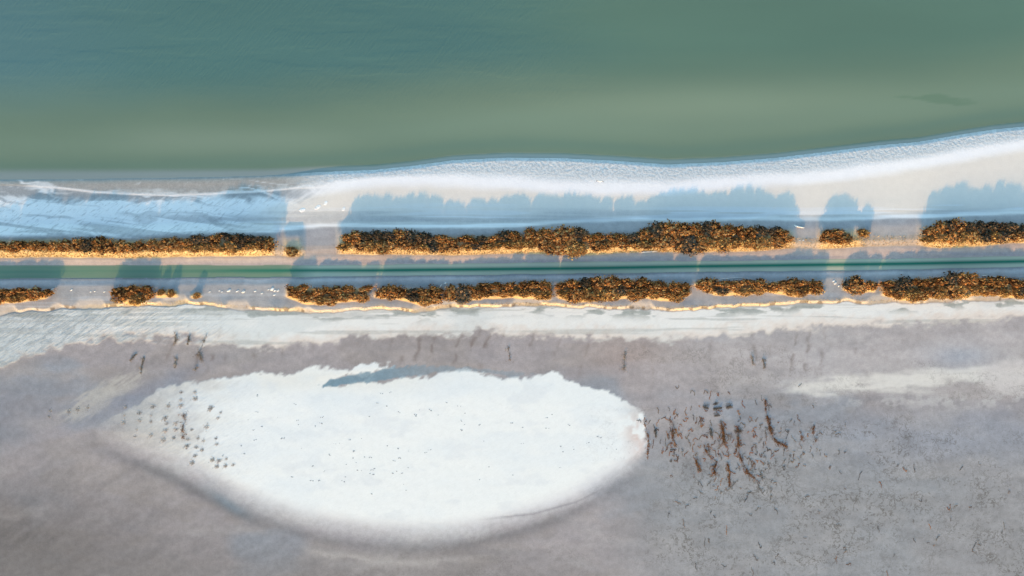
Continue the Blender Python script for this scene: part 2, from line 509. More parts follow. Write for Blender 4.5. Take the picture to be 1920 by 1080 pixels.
    c = mix(c, L(104, 122, 134), gauss(np.hypot((px - 428) / 36, (py - 944 - .62 * (px - 428)) / 12), 1) * .75)
    c = mix(c, L(178, 172, 168), gauss(isl - 42 - 10 * (a3 - .5), 9) * south * S(540, 620, px) * S(980, 760, px) * S(.35, .6, a3 + .1) * .8)
    ci = np.tile(L(240, 241, 238), (n, 1))
    ci = mix(ci, L(206, 202, 194), S(500, 220, px + 90 * (a3 - .5) + 40 * (slash - .5)) * .95)
    ci = mix(ci, L(232, 228, 218), gauss(py - 712, 22) * S(980, 620, px) * .6)
    ci = mix(ci, L(205, 203, 208), S(-46, -4, isl) * south * .8)
    ci = mix(ci, L(216, 188, 176), gauss(np.hypot((px - 1196) / 24, (py - 820) / 48), 1) * S(.4, .6, f1) * .7)
    ci = mix(ci, L(214, 218, 222), S(.58, .75, fbm(px / 50, py / 22, 5, 29)) * .3)
    ci = mix(ci, L(229, 234, 236), S(.48, .68, a2) * .4)
    e3 = np.clip(edge, 0, 1)[:, None]
    c = c * (1 - e3) + ci * e3
    line_in = np.interp(px, (880, 1000, 1080, 1150), (975, 962, 940, 905))
    c = mix(c, L(150, 147, 150), gauss(py - line_in - 1.5, 2.2) * S(880, 980, px) * S(1160, 1100, px) * .7)
    masks[:, 0] += .35 * edge * S(560, 250, px) + .10 * edge
    pool = near_sd(px, py, pool_pts, 30) + 9 * (slash2 - .5) + 4 * (f1 - .5)
    c = mix(c, L(121, 148, 162), S(1.5, -2, pool) * np.interp(px, (600, 720, 800, 1000), (1, .85, .5, .35)))
    # cracks, wrack and algae on the mud
    vein = S(1190, 1330, px + .25 * (py - 850)) * S(735, 830, py) * (.35 + .65 * S(.35, .6, a2)) * (1 - edge)
    vein = np.maximum(vein, .45 * S(560, 600, py - 60 * 0) * S(1050, 1250, px) * S(640, 660, py) * S(.5, .62, a2))
    vein = np.maximum(vein, .30 * S(.45, .6, a3) * S(960, 1040, py) * S(300, 900, px))
    masks[:, 1] = vein * (1 - white)
    # southern bank of the canal: grey silt, peach sun-facing scarp
    cs = np.tile(L(172, 169, 168), (n, 1))
    cs = mix(cs, L(192, 192, 193), S(20, 8, py - chan_bot(px)) * .7)  # strip and line beside the canal paled against the shrub shade on them
    cs = mix(cs, L(222, 222, 222), gauss(py - chan_bot(px) - 6, 3.2) * (.4 + .6 * S(.45, .6, bands)) * .8)
    cs = mix(cs, L(182, 174, 168), S(.42, .6, bands) * .5 + S(-26, -6, below) * .35)
    cs = mix(cs, L(196, 196, 198), S(.60, .68, bands) * .5)
    cs = mix(cs, L(118, 122, 124), gauss(py - chan_bot(px) - 1.5, 2.2) * .55)
    cs = mix(cs, L(150, 154, 158), S(.5, .62, a3) * .35)
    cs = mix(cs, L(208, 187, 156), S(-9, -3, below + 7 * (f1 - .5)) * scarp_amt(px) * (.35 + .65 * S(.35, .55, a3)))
    cs = mix(cs, L(104, 92, 80), S(.66, .70, fbm(px / 9, py / 30, 2, 24)) * gauss(below + 2, 3.5) * .8)
    cs = mix(cs, L(206, 172, 118), lower_mounds(px, py)[1] * .9)
    sb = (S(chan_bot(px) - 1, chan_bot(px), py) * S(2.5, -.5, below + 2 * (f1 - .5)))[:, None]
    c = c * (1 - sb) + cs * sb
    # canal bed
    inc = ((py > chan_top(px)) & (py < chan_bot(px)))
    c[inc] = L(90, 105, 95)
    # northern bank: straw slope, grey berm
    ft = foot(px)
    t = ft - py + 4 * (fbm(px / 30, py / 60, 3, 72) - .5)
    cb_ = np.tile(L(178, 167, 163), (n, 1))
    cb_ = mix(cb_, L(160, 156, 160), S(.48, .62, bands) * .7)
    cb_ = mix(cb_, L(205, 188, 172), gauss(t + 2, 5) * .4)
    nb = (py <= chan_top(px)) & (t < 20)
    c[nb] = cb_[nb]
    bk = bank(px) * S(-2, 2, t) * S(44, 22, t)
    c = mix(c, L(214, 188, 138), bk * .95)
    # grey flat north of the thickets
    north = (t >= 18)
    d = py - shore(px)
    rd, sh = ridge(px), shore(px)
    w = np.maximum(rd - sh, 14)
    q = d / w
    cn = np.tile(L(214, 219, 222), (n, 1))
    cn = mix(cn, L(243, 244, 247), S(.55, .95, q + .25 * (a3 - .5)))
    cn = mix(cn, L(225, 221, 214), S(3, 22, py - rd + 8 * (a3 - .5)))
    cn = mix(cn, L(205, 203, 200), S(386, 416, py + 26 * (bands - .5)) * .8)
    cn = mix(cn, L(228, 228, 228), S(.52, .64, bands) * S(372, 392, py) * .55)
    cn = mix(cn, L(178, 178, 180), S(.52, .64, 1 - bands) * S(385, 402, py) * .45)
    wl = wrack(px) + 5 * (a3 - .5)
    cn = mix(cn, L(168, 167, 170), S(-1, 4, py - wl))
    cn = mix(cn, L(240, 242, 244), gauss(py - wl + 2, 4.0) * (.55 + .6 * S(.4, .55, bands)))
    cn = mix(cn, L(236, 238, 240), gauss(py - wl + 14, 7) * S(.5, .6, bands) * .6)
    # wet western beach
    cl = np.tile(L(168, 165, 160), (n, 1))
    cl = mix(cl, L(140, 153, 155), S(13, 0, d + 6 * (a2 - .5)))
    cl = mix(cl, L(158, 162, 165), S(0, 4, py - foam(px)))
    fl = py - foam(px)
    cl = mix(cl, L(240, 241, 242), gauss(fl, 1.8) * S(20, 130, px) * .95)
    cl = mix(cl, L(214, 213, 210), S(-14, -1, fl) * S(1, 0, fl) * S(150, 300, px) * S(.42, .6, f1) * .7)
    prof = np.interp(py, (364, 376, 388, 408, 420, 440, 455), (-.25, .02, .20, .22, .13, .08, -.06)) + np.interp(px, (0, 140, 400, 520), (0, -.03, .0, .04)) * gauss(py - 375, 16)
    fs = streaks(px, py, 11, 3.2, 36, 18)
    sal = S(.36, .64, .35 * slash + .45 * fs + .20 * a2 + prof - .02)
    w1, w2 = fbm(px / 130, py / 40, 3, 92) - .5, fbm(px / 90, py / 30, 3, 93) - .5
    swirl = fbm((px + 150 * w1) / 120, (py + 46 * w2 - .10 * px) / 9, 4, 94)
    sal = np.clip(.45 * sal + .75 * S(.40, .62, swirl + .8 * prof), 0, 1)
    cl = mix(cl, L(180, 184, 188), S(366, 382, py) * .9)
    cl = mix(cl, L(238, 241, 243), sal)
    cl = mix(cl, L(166, 168, 172), S(.50, .60, fbm((px) / 260, (py - .12 * px) / 10, 3, 23)) * S(398, 410, py) * .6)
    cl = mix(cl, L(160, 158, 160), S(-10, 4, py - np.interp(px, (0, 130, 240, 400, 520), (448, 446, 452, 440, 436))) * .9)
    r = S(430, 600, px + .9 * (py - 390) + 110 * (a2 - .5) + 60 * (slash - .5))[:, None]
    cN = cl * (1 - r) + cn * r
    keep = S(14, 24, t)[:, None] * (py <= chan_top(px))[:, None]
    keep = keep * (1 - (bank(px) * S(44, 30, t))[:, None])
    c = c * (1 - keep) + cN * keep
    land = (d > 0)
    masks[:, 0] += (1 - r[:, 0]) * keep[:, 0] * S(362, 385, py) * .85 * land
    masks[:, 2] = (r[:, 0] * S(1.1, .35, q) + (1 - r[:, 0]) * .35 * S(-16, 0, fl) * S(2, 0, fl)) * land * keep[:, 0]
    under = d < -2
    c[under] = L(170, 172, 160)
    return z, np.clip(c, 0.01, .85), np.clip(masks, 0, 1)

M_ground = ground_material()

def spaced(lo, hi, step, far, n):
    core = np.arange(lo, hi + step / 2, step)
    g = np.geomspace(1.0, far, n)
    return np.concatenate([lo - g[::-1], core, hi + g])

xs = spaced(-99, 99, 0.2, 700, 18)
ys = np.concatenate([-58 - np.geomspace(1, 700, 18)[::-1], np.arange(-58, -7, .24), np.arange(-7, 17, .12), np.arange(17, 32, .2), 33 + np.geomspace(1, 20, 8)])
me = grid_mesh('salt_flat', xs, ys, ground_fn, M_ground)
ground = link(bpy.data.objects.new('salt_flat', me))
tag(ground, 'pale salt crust and mauve grey mud flats around the canal', 'ground', kind='structure')

# ---------------------------------------------------------------- water
def lagoon_fn(px, py):
    n = len(px)
    a1 = fbm(px / 420, py / 130, 4, 41)
    a2 = fbm(px / 200, py / 26, 4, 42)
    d = shore(px) - py + 8 * (a2 - .5)
    c = np.tile(L(84, 119, 115), (n, 1))
    c = mix(c, L(88, 122, 126), S(420, -100, px + 120 * (a1 - .5)) * .8)
    c = mix(c, L(97, 124, 106), S(800, 1250, px + 200 * (a1 - .5)) * .75)
    c = mix(c, L(112, 132, 112), S(215, 85, d + 50 * (a1 - .5)) * .9)
    c = mix(c, L(136, 154, 132), gauss(np.hypot((px - 1300) / 420, (py - 205 + .03 * (px - 1300)) / 46), 1) * .8)
    c = mix(c, L(124, 145, 126), gauss(d - 62, 30) * .5)
    c = mix(c, L(104, 130, 116), gauss(d - 26, 13) * .7)
    c = mix(c, L(142, 158, 140), gauss(py - 262, 26) * S(760, 480, px) * S(120, 350, px) * .35)
    weed = gauss(np.hypot((px - 1750) / 85, (py - 184) / 9), 1) + .7 * gauss(np.hypot((px - 1800) / 55, (py - 196) / 8), 1)
    c = mix(c, L(88, 120, 96), S(.35, .7, weed * (.1 + 1.3 * fbm(px / 40, py / 9, 4, 44))) * .4)
    sh_w = np.interp(px, (0, 400, 700, 900, 1100, 1250, 1400, 1600, 1920), (26, 20, 11, 12, 12, 13, 12, 10, 11))
    c = mix(c, mix(np.tile(L(176, 178, 168), (n, 1)), L(134, 150, 153), S(680, 540, px)), S(sh_w, sh_w * .35, shore(px) - py) * .9)
    m = np.zeros((n, 3))
    m[:, 0] = S(1350, 760, px + 140 * (a1 - .5)) * S(215, 110, py - .02 * px + 60 * (a2 - .5)) * (.45 + .55 * S(.35, .6, a2)) + .10
    m[:, 0] *= S(0, 40, d)
    return np.zeros(n), c, np.clip(m, 0, 1)

wx = spaced(-99, 99, 0.5, 690, 14)
wy = np.concatenate([np.arange(19.0, 56, .3), 56.5 + np.geomspace(1, 800, 16)])
me = grid_mesh('lagoon_water', wx, wy, lagoon_fn, water_material('lagoon_water', 0.38, 0.25))
lagoon = link(bpy.data.objects.new('lagoon_water', me))
tag(lagoon, 'rippled teal green lagoon water along the top of the view', 'water', kind='structure')

def canal_mesh():
    X = np.concatenate([np.arange(-1000, 2950, 12.0)])
    rows = np.linspace(-.12, 1.12, 21)
    V, Cc, Mk = [], [], []
    for r in rows:
        py = chan_top(X) + (chan_bot(X) - chan_top(X)) * r
        dd = py - chan_mid(X)
        deep = chan_deep(X)
        n1 = fbm(X / 160, py / 5, 3, 51)
        c = np.tile(L(118, 144, 122), (len(X), 1))
        c = mix(c, L(104, 138, 116), S(.4, .6, n1) * .6)
        c = mix(c, L(196, 200, 178), S(520, 600, X) * .9)  # right-hand stretch painted paler to offset the shrub shadows lying on it
        c = mix(c, L(150, 156, 142), (S(.12, .0, r) + S(.90, 1.0, r)) * .5)
        c = mix(c, L(60, 132, 108), gauss(dd, 5.0) * deep * .5)
        c = mix(c, L(4, 112, 90), gauss(dd, 3.2) * deep * .98)
        x, y = W(X, py)
        V.append(np.stack([x, y, np.zeros_like(x)], 1))
        Cc.append(c)
        m = np.zeros((len(X), 3))
        m[:, 0] = .06
        Mk.append(m)
    nx, ny = len(X), len(rows)
    i = np.arange(nx * ny).reshape(ny, nx)
    f = np.stack([i[1:, :-1].ravel(), i[1:, 1:].ravel(), i[:-1, 1:].ravel(), i[:-1, :-1].ravel()], 1)
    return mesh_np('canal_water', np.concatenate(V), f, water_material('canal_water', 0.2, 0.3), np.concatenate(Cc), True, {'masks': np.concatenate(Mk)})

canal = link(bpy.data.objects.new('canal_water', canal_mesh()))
tag(canal, 'straight narrow canal with emerald green water between the shrub rows', 'water', kind='structure')

# ---------------------------------------------------------------- shrubs
def leaf_material():
    N = Nodes('dry_foliage')
    tint = N.attr('tint').outputs['Color']
    info = N.n('ShaderNodeObjectInfo')
    k = N.ramp(info.outputs['Random'], 0, 1, .78, 1.18)
    c = N.mixc(1.0, tint, N.gray(k), 'MULTIPLY')
    c = N.mixc(1.0, c, N.gray(N.ramp(N.noise(N.coords(), 5.0, 2), .3, .7, .8, 1.2)), 'MULTIPLY')
    m = N.finish(c, .85, .1)
    return m

def bark_material():
    N = Nodes('grey_bark')
    c = N.mixc(N.noise(N.coords(0, (8, 8, 2)), 1.0, 4), (.10, .07, .05), (.22, .17, .13))
    return N.finish(c, .9, .1)

M_leaf, M_bark = leaf_material(), bark_material()

_g = (1 + 5 ** .5) / 2
ICO_V = np.array([(-1, _g, 0), (1, _g, 0), (-1, -_g, 0), (1, -_g, 0), (0, -1, _g), (0, 1, _g), (0, -1, -_g), (0, 1, -_g), (_g, 0, -1), (_g, 0, 1), (-_g, 0, -1), (-_g, 0, 1)]) / math.hypot(1, _g)
ICO_F = [(0, 11, 5), (0, 5, 1), (0, 1, 7), (0, 7, 10), (0, 10, 11), (1, 5, 9), (5, 11, 4), (11, 10, 2), (10, 7, 6), (7, 1, 8),
         (3, 9, 4), (3, 4, 2), (3, 2, 6), (3, 6, 8), (3, 8, 9), (4, 9, 5), (2, 4, 11), (6, 2, 10), (8, 6, 7), (9, 8, 1)]

def crown_mesh(name, seed, palette, clumps, leaves=12, flat=1.0):
    """A unit shrub crown: radius 1, height 1; dense twig tufts heaped over a dome, each bristling with leaves."""
    rg = np.random.default_rng(seed)
    lobes = rg.uniform(0, 2 * np.pi, 4)
    V, F, C = [], [], []
    for k in range(clumps):
        a = rg.uniform(0, 2 * np.pi)
        r = math.sqrt(rg.uniform(0, 1)) * (0.88 + .12 * math.sin(2 * a + lobes[0]) + .10 * math.sin(3 * a + lobes[1]))
        dome = max(0.0, 1 - min(r, 1) ** 3) ** .45
        u = rg.uniform(0, 1)
        zc = (dome * rg.uniform(.66, 1.04) if u < .75 else dome * rg.uniform(.12, .7)) * flat
        zc = max(zc, .10)
        cen = np.array([r * math.cos(a), r * math.sin(a), zc])
        rad = rg.uniform(.09, .17)
        base = np.array(palette[rg.choice(len(palette))], float) * rg.uniform(.45, 1.45)
        q, _ = np.linalg.qr(rg.normal(size=(3, 3)))
        core = (ICO_V @ q) * (rad * rg.uniform(.55, 1.25, (12, 1))) * np.array([1, 1, .8]) + cen
        i = len(V)
        V += list(core)
        F += [(i + f[0], i + f[1], i + f[2], i + f[2]) for f in ICO_F]
        C += [base * rg.uniform(.6, 1.2) for _ in range(12)]
        for j in range(leaves):
            dvec = rg.normal(size=3)
            dvec /= np.linalg.norm(dvec)
            dvec[2] = abs(dvec[2]) * .9 - .15
            p = cen + dvec * rad * np.array([1.15, 1.15, .9])
            ax = dvec + rg.normal(size=3) * .5
            ax /= np.linalg.norm(ax)
            side = np.cross(ax, rg.normal(size=3))
            side /= np.linalg.norm(side) + 1e-6
            ln, wd = rg.uniform(.10, .20), rg.uniform(.035, .07)
            i = len(V)
            V += [p - ax * ln * .5, p + side * wd, p + ax * ln * .6, p - side * wd]
            F.append((i, i + 1, i + 2, i + 3))
            cc = base * rg.uniform(.75, 1.3)
            C += [cc * .8, cc, cc * 1.2, cc]
    i = len(V)
    for lev in range(5):
        for q in range(12):
            a = 2 * math.pi * q / 12
            rr = (.92, .88, .76, .5, .12)[lev] * (0.88 + .12 * math.sin(2 * a + lobes[0]) + .10 * math.sin(3 * a + lobes[1])) * rg.uniform(.85, 1.05)
            V.append(np.array([rr * math.cos(a), rr * math.sin(a), (.0, .25, .46, .60, .66)[lev] * flat * rg.uniform(.85, 1.1)]))
            C.append(np.array(palette[0]) * .10 + .004)  # inner dome painted near-black for the shade in the crown's gaps
    for lev in range(4):
        for q in range(12):
            q1 = (q + 1) % 12
            F.append((i + lev * 12 + q, i + lev * 12 + q1, i + lev * 12 + 12 + q1, i + lev * 12 + 12 + q))
    for k in range(34):
        a, r = rg.uniform(0, 2 * np.pi), rg.uniform(.85, 1.28)
        cen = np.array([r * math.cos(a), r * math.sin(a), rg.uniform(.05, .26)])
        rad = rg.uniform(.05, .11)
        base = np.array(palette[rg.choice(len(palette))], float) * rg.uniform(.8, 1.5)
        i = len(V)
        V += list(ICO_V * (rad * rg.uniform(.5, 1.4, (12, 1))) + cen)
        F += [(i + f[0], i + f[1], i + f[2], i + f[2]) for f in ICO_F]
        C += [base * rg.uniform(.7, 1.2) for _ in range(12)]
    for k in range(90):
        a, r = rg.uniform(0, 2 * np.pi), math.sqrt(rg.uniform(0, 1)) * 1.02
        dome = max(0.0, 1 - min(r, 1) ** 3) ** .45
        p = np.array([r * math.cos(a), r * math.sin(a), max(.15, dome * .9)])
        ax = np.array([math.cos(a) * r * .5, math.sin(a) * r * .5, 1.0]) + rg.normal(size=3) * .3
        ax /= np.linalg.norm(ax)
        side = np.cross(ax, rg.normal(size=3))
        side /= np.linalg.norm(side) + 1e-6
        ln, wd = rg.uniform(.18, .52), rg.uniform(.025, .07)
        i = len(V)
        V += [p, p + ax * ln * .5 + side * wd, p + ax * ln, p + ax * ln * .5 - side * wd]
        F.append((i, i + 1, i + 2, i + 3))
        cc = np.array(palette[rg.choice(len(palette))]) * rg.uniform(.8, 1.4)
        C += [cc * .7, cc, cc * 1.2, cc]
    V = np.array(V)
    me = bpy.data.meshes.new(name)
    me.from_pydata(V.tolist(), [], [f if f[2] != f[3] else f[:3] for f in F])
    a = me.color_attributes.new('tint', 'FLOAT_COLOR', 'POINT')
    buf = np.ones((len(V), 4), np.float32)
    buf[:, :3] = np.clip(np.array(C), .005, .6)
    a.data.foreach_set('color', buf.ravel())
    me.materials.append(M_leaf)
    return me

def stem_mesh(name, seed):
    rg = np.random.default_rng(seed)
    V, F = [], []
    def tube(p0, p1, r0, r1, seg=5):
        i = len(V)
        for p, r in ((p0, r0), (p1, r1)):
            for s in range(seg):
                a = 2 * math.pi * s / seg
                V.append((p[0] + r * math.cos(a), p[1] + r * math.sin(a), p[2]))
        for s in range(seg):
            F.append((i + s, i + (s + 1) % seg, i + seg + (s + 1) % seg, i + seg + s))
    for k in range(6):
        a = 2 * math.pi * k / 6 + rg.uniform(-.3, .3)
        o = np.array([math.cos(a), math.sin(a), 0])
        p0 = o * .06 + np.array([0, 0, -.06])
        p1 = o * rg.uniform(.2, .35) + np.array([0, 0, rg.uniform(.35, .5)])
        p2 = o * rg.uniform(.45, .7) + np.array([0, 0, rg.uniform(.55, .75)])
        tube(p0, p1, .045, .03)
        tube(p1, p2, .03, .012)
        tube(p1, p1 + np.array([rg.uniform(-.2, .2), rg.uniform(-.2, .2), .35]), .025, .01)
    return mesh_np(name, np.array(V), np.array(F), M_bark, None, True)

BROWN = [(.38, .155, .042), (.50, .235, .078), (.17, .066, .022), (.56, .32, .135), (.05, .024, .014), (.42, .19, .06)]
DARK = [(.060, .060, .046), (.11, .075, .045), (.036, .040, .036), (.28, .16, .08), (.18, .10, .05)]
TAN = [(.44, .23, .075), (.52, .31, .12), (.30, .14, .045), (.40, .20, .06), (.16, .075, .03)]
crowns = {
    'brown': [crown_mesh('shrub_crown', 100 + i, BROWN, 95) for i in range(6)],
    'dark': [crown_mesh('dark_shrub_crown', 200 + i, DARK, 95) for i in range(4)],
    'tan': [crown_mesh('straw_shrub_crown', 300 + i, TAN, 100) for i in range(4)],
}
stems = [stem_mesh('shrub_stem', 400 + i) for i in range(4)]

ORD = ['zeroth', 'first', 'second', 'third', 'fourth', 'fifth', 'sixth', 'seventh', 'eighth', 'ninth', 'tenth', 'eleventh', 'twelfth', 'thirteenth',
       'fourteenth', 'fifteenth', 'sixteenth', 'seventeenth', 'eighteenth', 'nineteenth', 'twentieth']
TENS = {20: 'twenty', 30: 'thirty', 40: 'forty', 50: 'fifty'}
def ordinal(n):
    if n <= 20:
        return ORD[n]
    t, u = n // 10 * 10, n % 10
    return TENS[t] + '-' + ORD[u] if u else TENS[t][:-1] + 'ieth'

T_of = [max(p[2] - p[1] for p in t[2]) for t in THICKETS]
STRAW = {4: 1.0, 8: 1.0, 9: 1.0, 1: .6}
rng = random.Random(7)
fringe = []
shrub_count = 0
for ti, (phrase, height, out) in enumerate(THICKETS):
    ox = [p[0] for p in out]
    upper = ti < 6
    items = []
    x = ox[0] + 8
    step = 20.0
    span = ox[-1] - ox[0]
    ncol = max(1, round((span - 6) / step))
    for k in range(ncol):
        xc = ox[0] + (k + .5) * span / ncol
        top = float(np.interp(xc, ox, [p[1] for p in out]))
        bot = float(np.interp(xc, ox, [p[2] for p in out])) - (4.0 if upper else 0)
        T = bot - top
        nr = 1 if T < 22 else 2
        for j in range(nr):
            r = max(T / nr * .5 * 1.12, 4.5)
            r = min(r, 13.5) * rng.choice((.8, .95, 1.0, 1.1, 1.2))
            y = top + (j + .5) * T / nr + rng.uniform(-2.5, 2.5)
            xx = xc + rng.uniform(-6.5, 6.5) + (5 if j and nr > 1 else 0)
            rank = 'only' if nr == 1 else ('back' if j == 0 else 'front')
            items.append([xx, y, r, rank])
    for rank in ('only', 'back', 'front'):
        row = sorted([i for i in items if i[3] == rank])
        for k, (xx, y, r, _) in enumerate(row):
            n = fbm(np.array([xx / 90.0 + ti * 7]), np.array([y / 30.0]), 2, 61)[0]
            if ti in STRAW and rng.random() < STRAW[ti]:
                kind = 'tan'
            elif upper and rank != 'front' and n > .54 and rng.random() < .65:
                kind = 'dark'
            elif rng.random() < (.10 if upper else .07):
                kind = 'dark'
            elif rank == 'front' and rng.random() < (.55 if upper else .42):
                kind = 'tan'  # front rows turned straw more often, standing in for their sunlit side
            else:
                kind = 'brown'
            h = height * (.36 if not upper else .268) / .6 * (.66 + .70 * fbm(np.array([xx / 60.0]), np.array([ti * 3.1]), 2, 62)[0])
            if rank == 'front':
                h *= .72
            h *= rng.uniform(.96, 1.05)
            z0 = float(ground_z([xx], [y])[0])
            shrink = 1 - (z0 + h * .6) / CAM_H
            bx, by = W(xx, y)
            root = bpy.data.objects.new('dry_shrub', None)
            root.empty_display_size = .3
            root.location = (bx * shrink, by * shrink, z0 - .03)
            root.rotation_euler = (0, 0, rng.choice((0, math.pi)) + rng.uniform(-.35, .35))
            wide = 1.0 if T_of[ti] > 14 else .55
            link(root)
            word = {'brown': 'rusty brown', 'dark': 'dark olive', 'tan': 'straw coloured'}[kind]
            place = '' if rank == 'only' else '%s row, ' % rank
            size = len(row)
            if size == 1:
                lab = '%s shrub, only one in %s%s' % (word, place, phrase)
            else:
                lab = '%s shrub, %s from left, %s%s' % (word, ordinal(k + 1), place, phrase)
            tag(root, lab, 'shrub', 'dry shrubs along both canal banks')
            cr = bpy.data.objects.new('crown', rng.choice(crowns[kind]))
            s = r * PX * 1.05
            cr.scale = (max(s * rng.uniform(1.0, 1.25), .1 * rng.uniform(12.5, 17) * wide), s * rng.uniform(.95, 1.1), h)
            link(cr, root)
            stt = bpy.data.objects.new('stem', rng.choice(stems))
            stt.scale = (s, s, h)
            link(stt, root)
            shrub_count += 1
            if rank in ('only', 'front'):
                fringe.append((xx, y + r * .75, r, upper))

# ---------------------------------------------------------------- dry grass on the sun-facing banks
def grass_material():
    N = Nodes('dry_straw')
    tint = N.attr('tint').outputs['Color']
    return N.finish(tint, .8, .1)

def grass_mesh(seed):
    rg = np.random.default_rng(seed)
    P, H = [], []
    X = rg.uniform(-40, 1960, 30000)
    keep = rg.uniform(0, 1, len(X)) < (bank(X) - .2) * 1.2
    X = X[keep]
    t = rg.uniform(1, 20, len(X))
    P.append(np.stack([X, foot(X) - t], 1))
    H.append(rg.uniform(.14, .34, len(X)))
    for (xx, y, r, upper) in fringe:
        k = int(r * (6 if upper else 20))
        a = rg.uniform(-2.6, -.5, k)
        q = rg.uniform(.8, 1.42, k) * r
        P.append(np.stack([xx + q * np.cos(a) * 1.1, y - .65 * r - q * np.sin(a) * .98], 1))
        H.append(rg.uniform(.25, .55, k))
    X = rg.uniform(200, 1700, 2600)
    P.append(np.stack([X, scarp(X) - rg.uniform(1, 7, len(X))], 1))
    H.append(rg.uniform(.05, .14, len(X)))
    P, H = np.concatenate(P), np.concatenate(H)
    z = ground_z(P[:, 0], P[:, 1])
    x, y = W(P[:, 0], P[:, 1])
    n = len(x)
    a = rg.uniform(0, np.pi, n)
    wd = rg.uniform(.03, .075, n)
    dx, dy = np.cos(a) * wd, np.sin(a) * wd
    lx, ly = rg.normal(0, .10, n), rg.normal(0, .10, n)
    V = np.stack([np.stack([x - dx, y - dy, z - .02], 1), np.stack([x + dx, y + dy, z - .02], 1), np.stack([x + lx, y + ly, z + H], 1)], 1).reshape(-1, 3)
    F = np.arange(n * 3).reshape(n, 3)
    base = np.array([.52, .35, .15]) * rg.uniform(.7, 1.25, (n, 1)) * (1 + rg.normal(0, .06, (n, 3)))
    C = np.repeat(np.clip(base, .02, .6), 3, 0)
    return mesh_np('dry_grass', V, F, grass_material(), C)

grass = link(bpy.data.objects.new('dry_grass', grass_mesh(9)))
tag(grass, 'golden dry grass on the sunlit canal bank below the shrubs', 'grass', kind='stuff')

# ---------------------------------------------------------------- small things: wood, stones, salt lumps, weeds, a gull
def simple_material(name, c0, c1, scale=3.0, rough=.85):
    N = Nodes(name)
    return N.finish(N.mixc(N.ramp(N.noise(N.coords(), scale, 4), .35, .65), c0, c1), rough, .15)

M_wood = simple_material('bleached_wood', (.62, .60, .56), (.80, .79, .76), 6)
M_stone = simple_material('pale_stone', (.58, .56, .52), (.78, .77, .74), 4)
M_salt = simple_material('lump_salt', (.70, .71, .70), (.80, .81, .81), 2)

def log_mesh(name, length, radius, seed):
    rg = np.random.default_rng(seed)
    seg, ring = 9, 7
    V, F = [], []
    for i in range(seg):
        u = i / (seg - 1)
        r = radius * (1 - .45 * u) * (0.35 if i in (0, seg - 1) else 1) * rg.uniform(.88, 1.12)
        cx, cy, cz = (u - .5) * length, .035 * length * math.sin(2.6 * u + seed), radius * .7
        for s in range(ring):
            a = 2 * math.pi * s / ring
            V.append((cx, cy + r * math.cos(a), cz + r * math.sin(a)))
    for i in range(seg - 1):
        for s in range(ring):
            F.append((i * ring + s, i * ring + (s + 1) % ring, (i + 1) * ring + (s + 1) % ring, (i + 1) * ring + s))
    return mesh_np(name, np.array(V), np.array(F), M_wood, None, True)

for (x0, y0, x1, y1, rad, lab) in [
        (1487, 423, 1506, 428, .17, 'short white log on grey silt left of the compact clump'),
        (1202, 474, 1232, 470, .15, 'white driftwood log at the foot of the golden bank above the canal'),
        (1346, 526, 1392, 519, .09, 'slender white pole lying between canal and thin lower thicket'),
        (1838, 516, 1870, 519, .12, 'straight white pole above the lower right thicket by the canal'),
        (823, 543, 829, 533, .14, 'stubby white post at the end of a lower thicket')]:
    xm, ym = (x0 + x1) / 2, (y0 + y1) / 2
    ln = math.hypot(x1 - x0, y1 - y0) * PX
    o = link(bpy.data.objects.new('driftwood_log', log_mesh('driftwood_log', ln, rad, x0)))
    wx_, wy_ = W(xm, ym)
    o.location = (wx_, wy_, float(ground_z([xm], [ym])[0]))
    o.rotation_euler = (0, 0, math.atan2(y0 - y1, x1 - x0))
    tag(o, lab, 'driftwood', 'bleached wood lying on the banks')

def lump_mesh(name, seed, mat, squash):
    rg = np.random.default_rng(seed)
    V, F = [], []
    rings, seg = 5, 9
    wob = 1 + rg.uniform(-.25, .25, seg)
    for i in range(rings):
        u = i / (rings - 1)
        r = math.cos(u * math.pi / 2 * .93) ** .6
        for s in range(seg):
            a = 2 * math.pi * s / seg
            rr = r * wob[s] * rg.uniform(.92, 1.08)
            V.append((rr * math.cos(a), rr * math.sin(a), squash * math.sin(u * math.pi / 2) + rg.uniform(-.03, .03) - .08))
    for i in range(rings - 1):
        for s in range(seg):
            F.append((i * seg + s, i * seg + (s + 1) % seg, (i + 1) * seg + (s + 1) % seg, (i + 1) * seg + s))
    top = (rings - 1) * seg
    V.append((0, 0, squash))
    c = len(V) - 1
    for s in range(seg):
        F.append((top + s, top + (s + 1) % seg, c, c))
    me = bpy.data.meshes.new(name)
    me.from_pydata([tuple(map(float, v)) for v in V], [], [f if f[2] != f[3] else f[:3] for f in F])
    me.materials.append(mat)
    return me

stone_meshes = [lump_mesh('pale_stone', 500 + i, M_stone, .7) for i in range(4)]
salt_meshes = [lump_mesh('salt_lump', 520 + i, M_salt, .35) for i in range(3)]

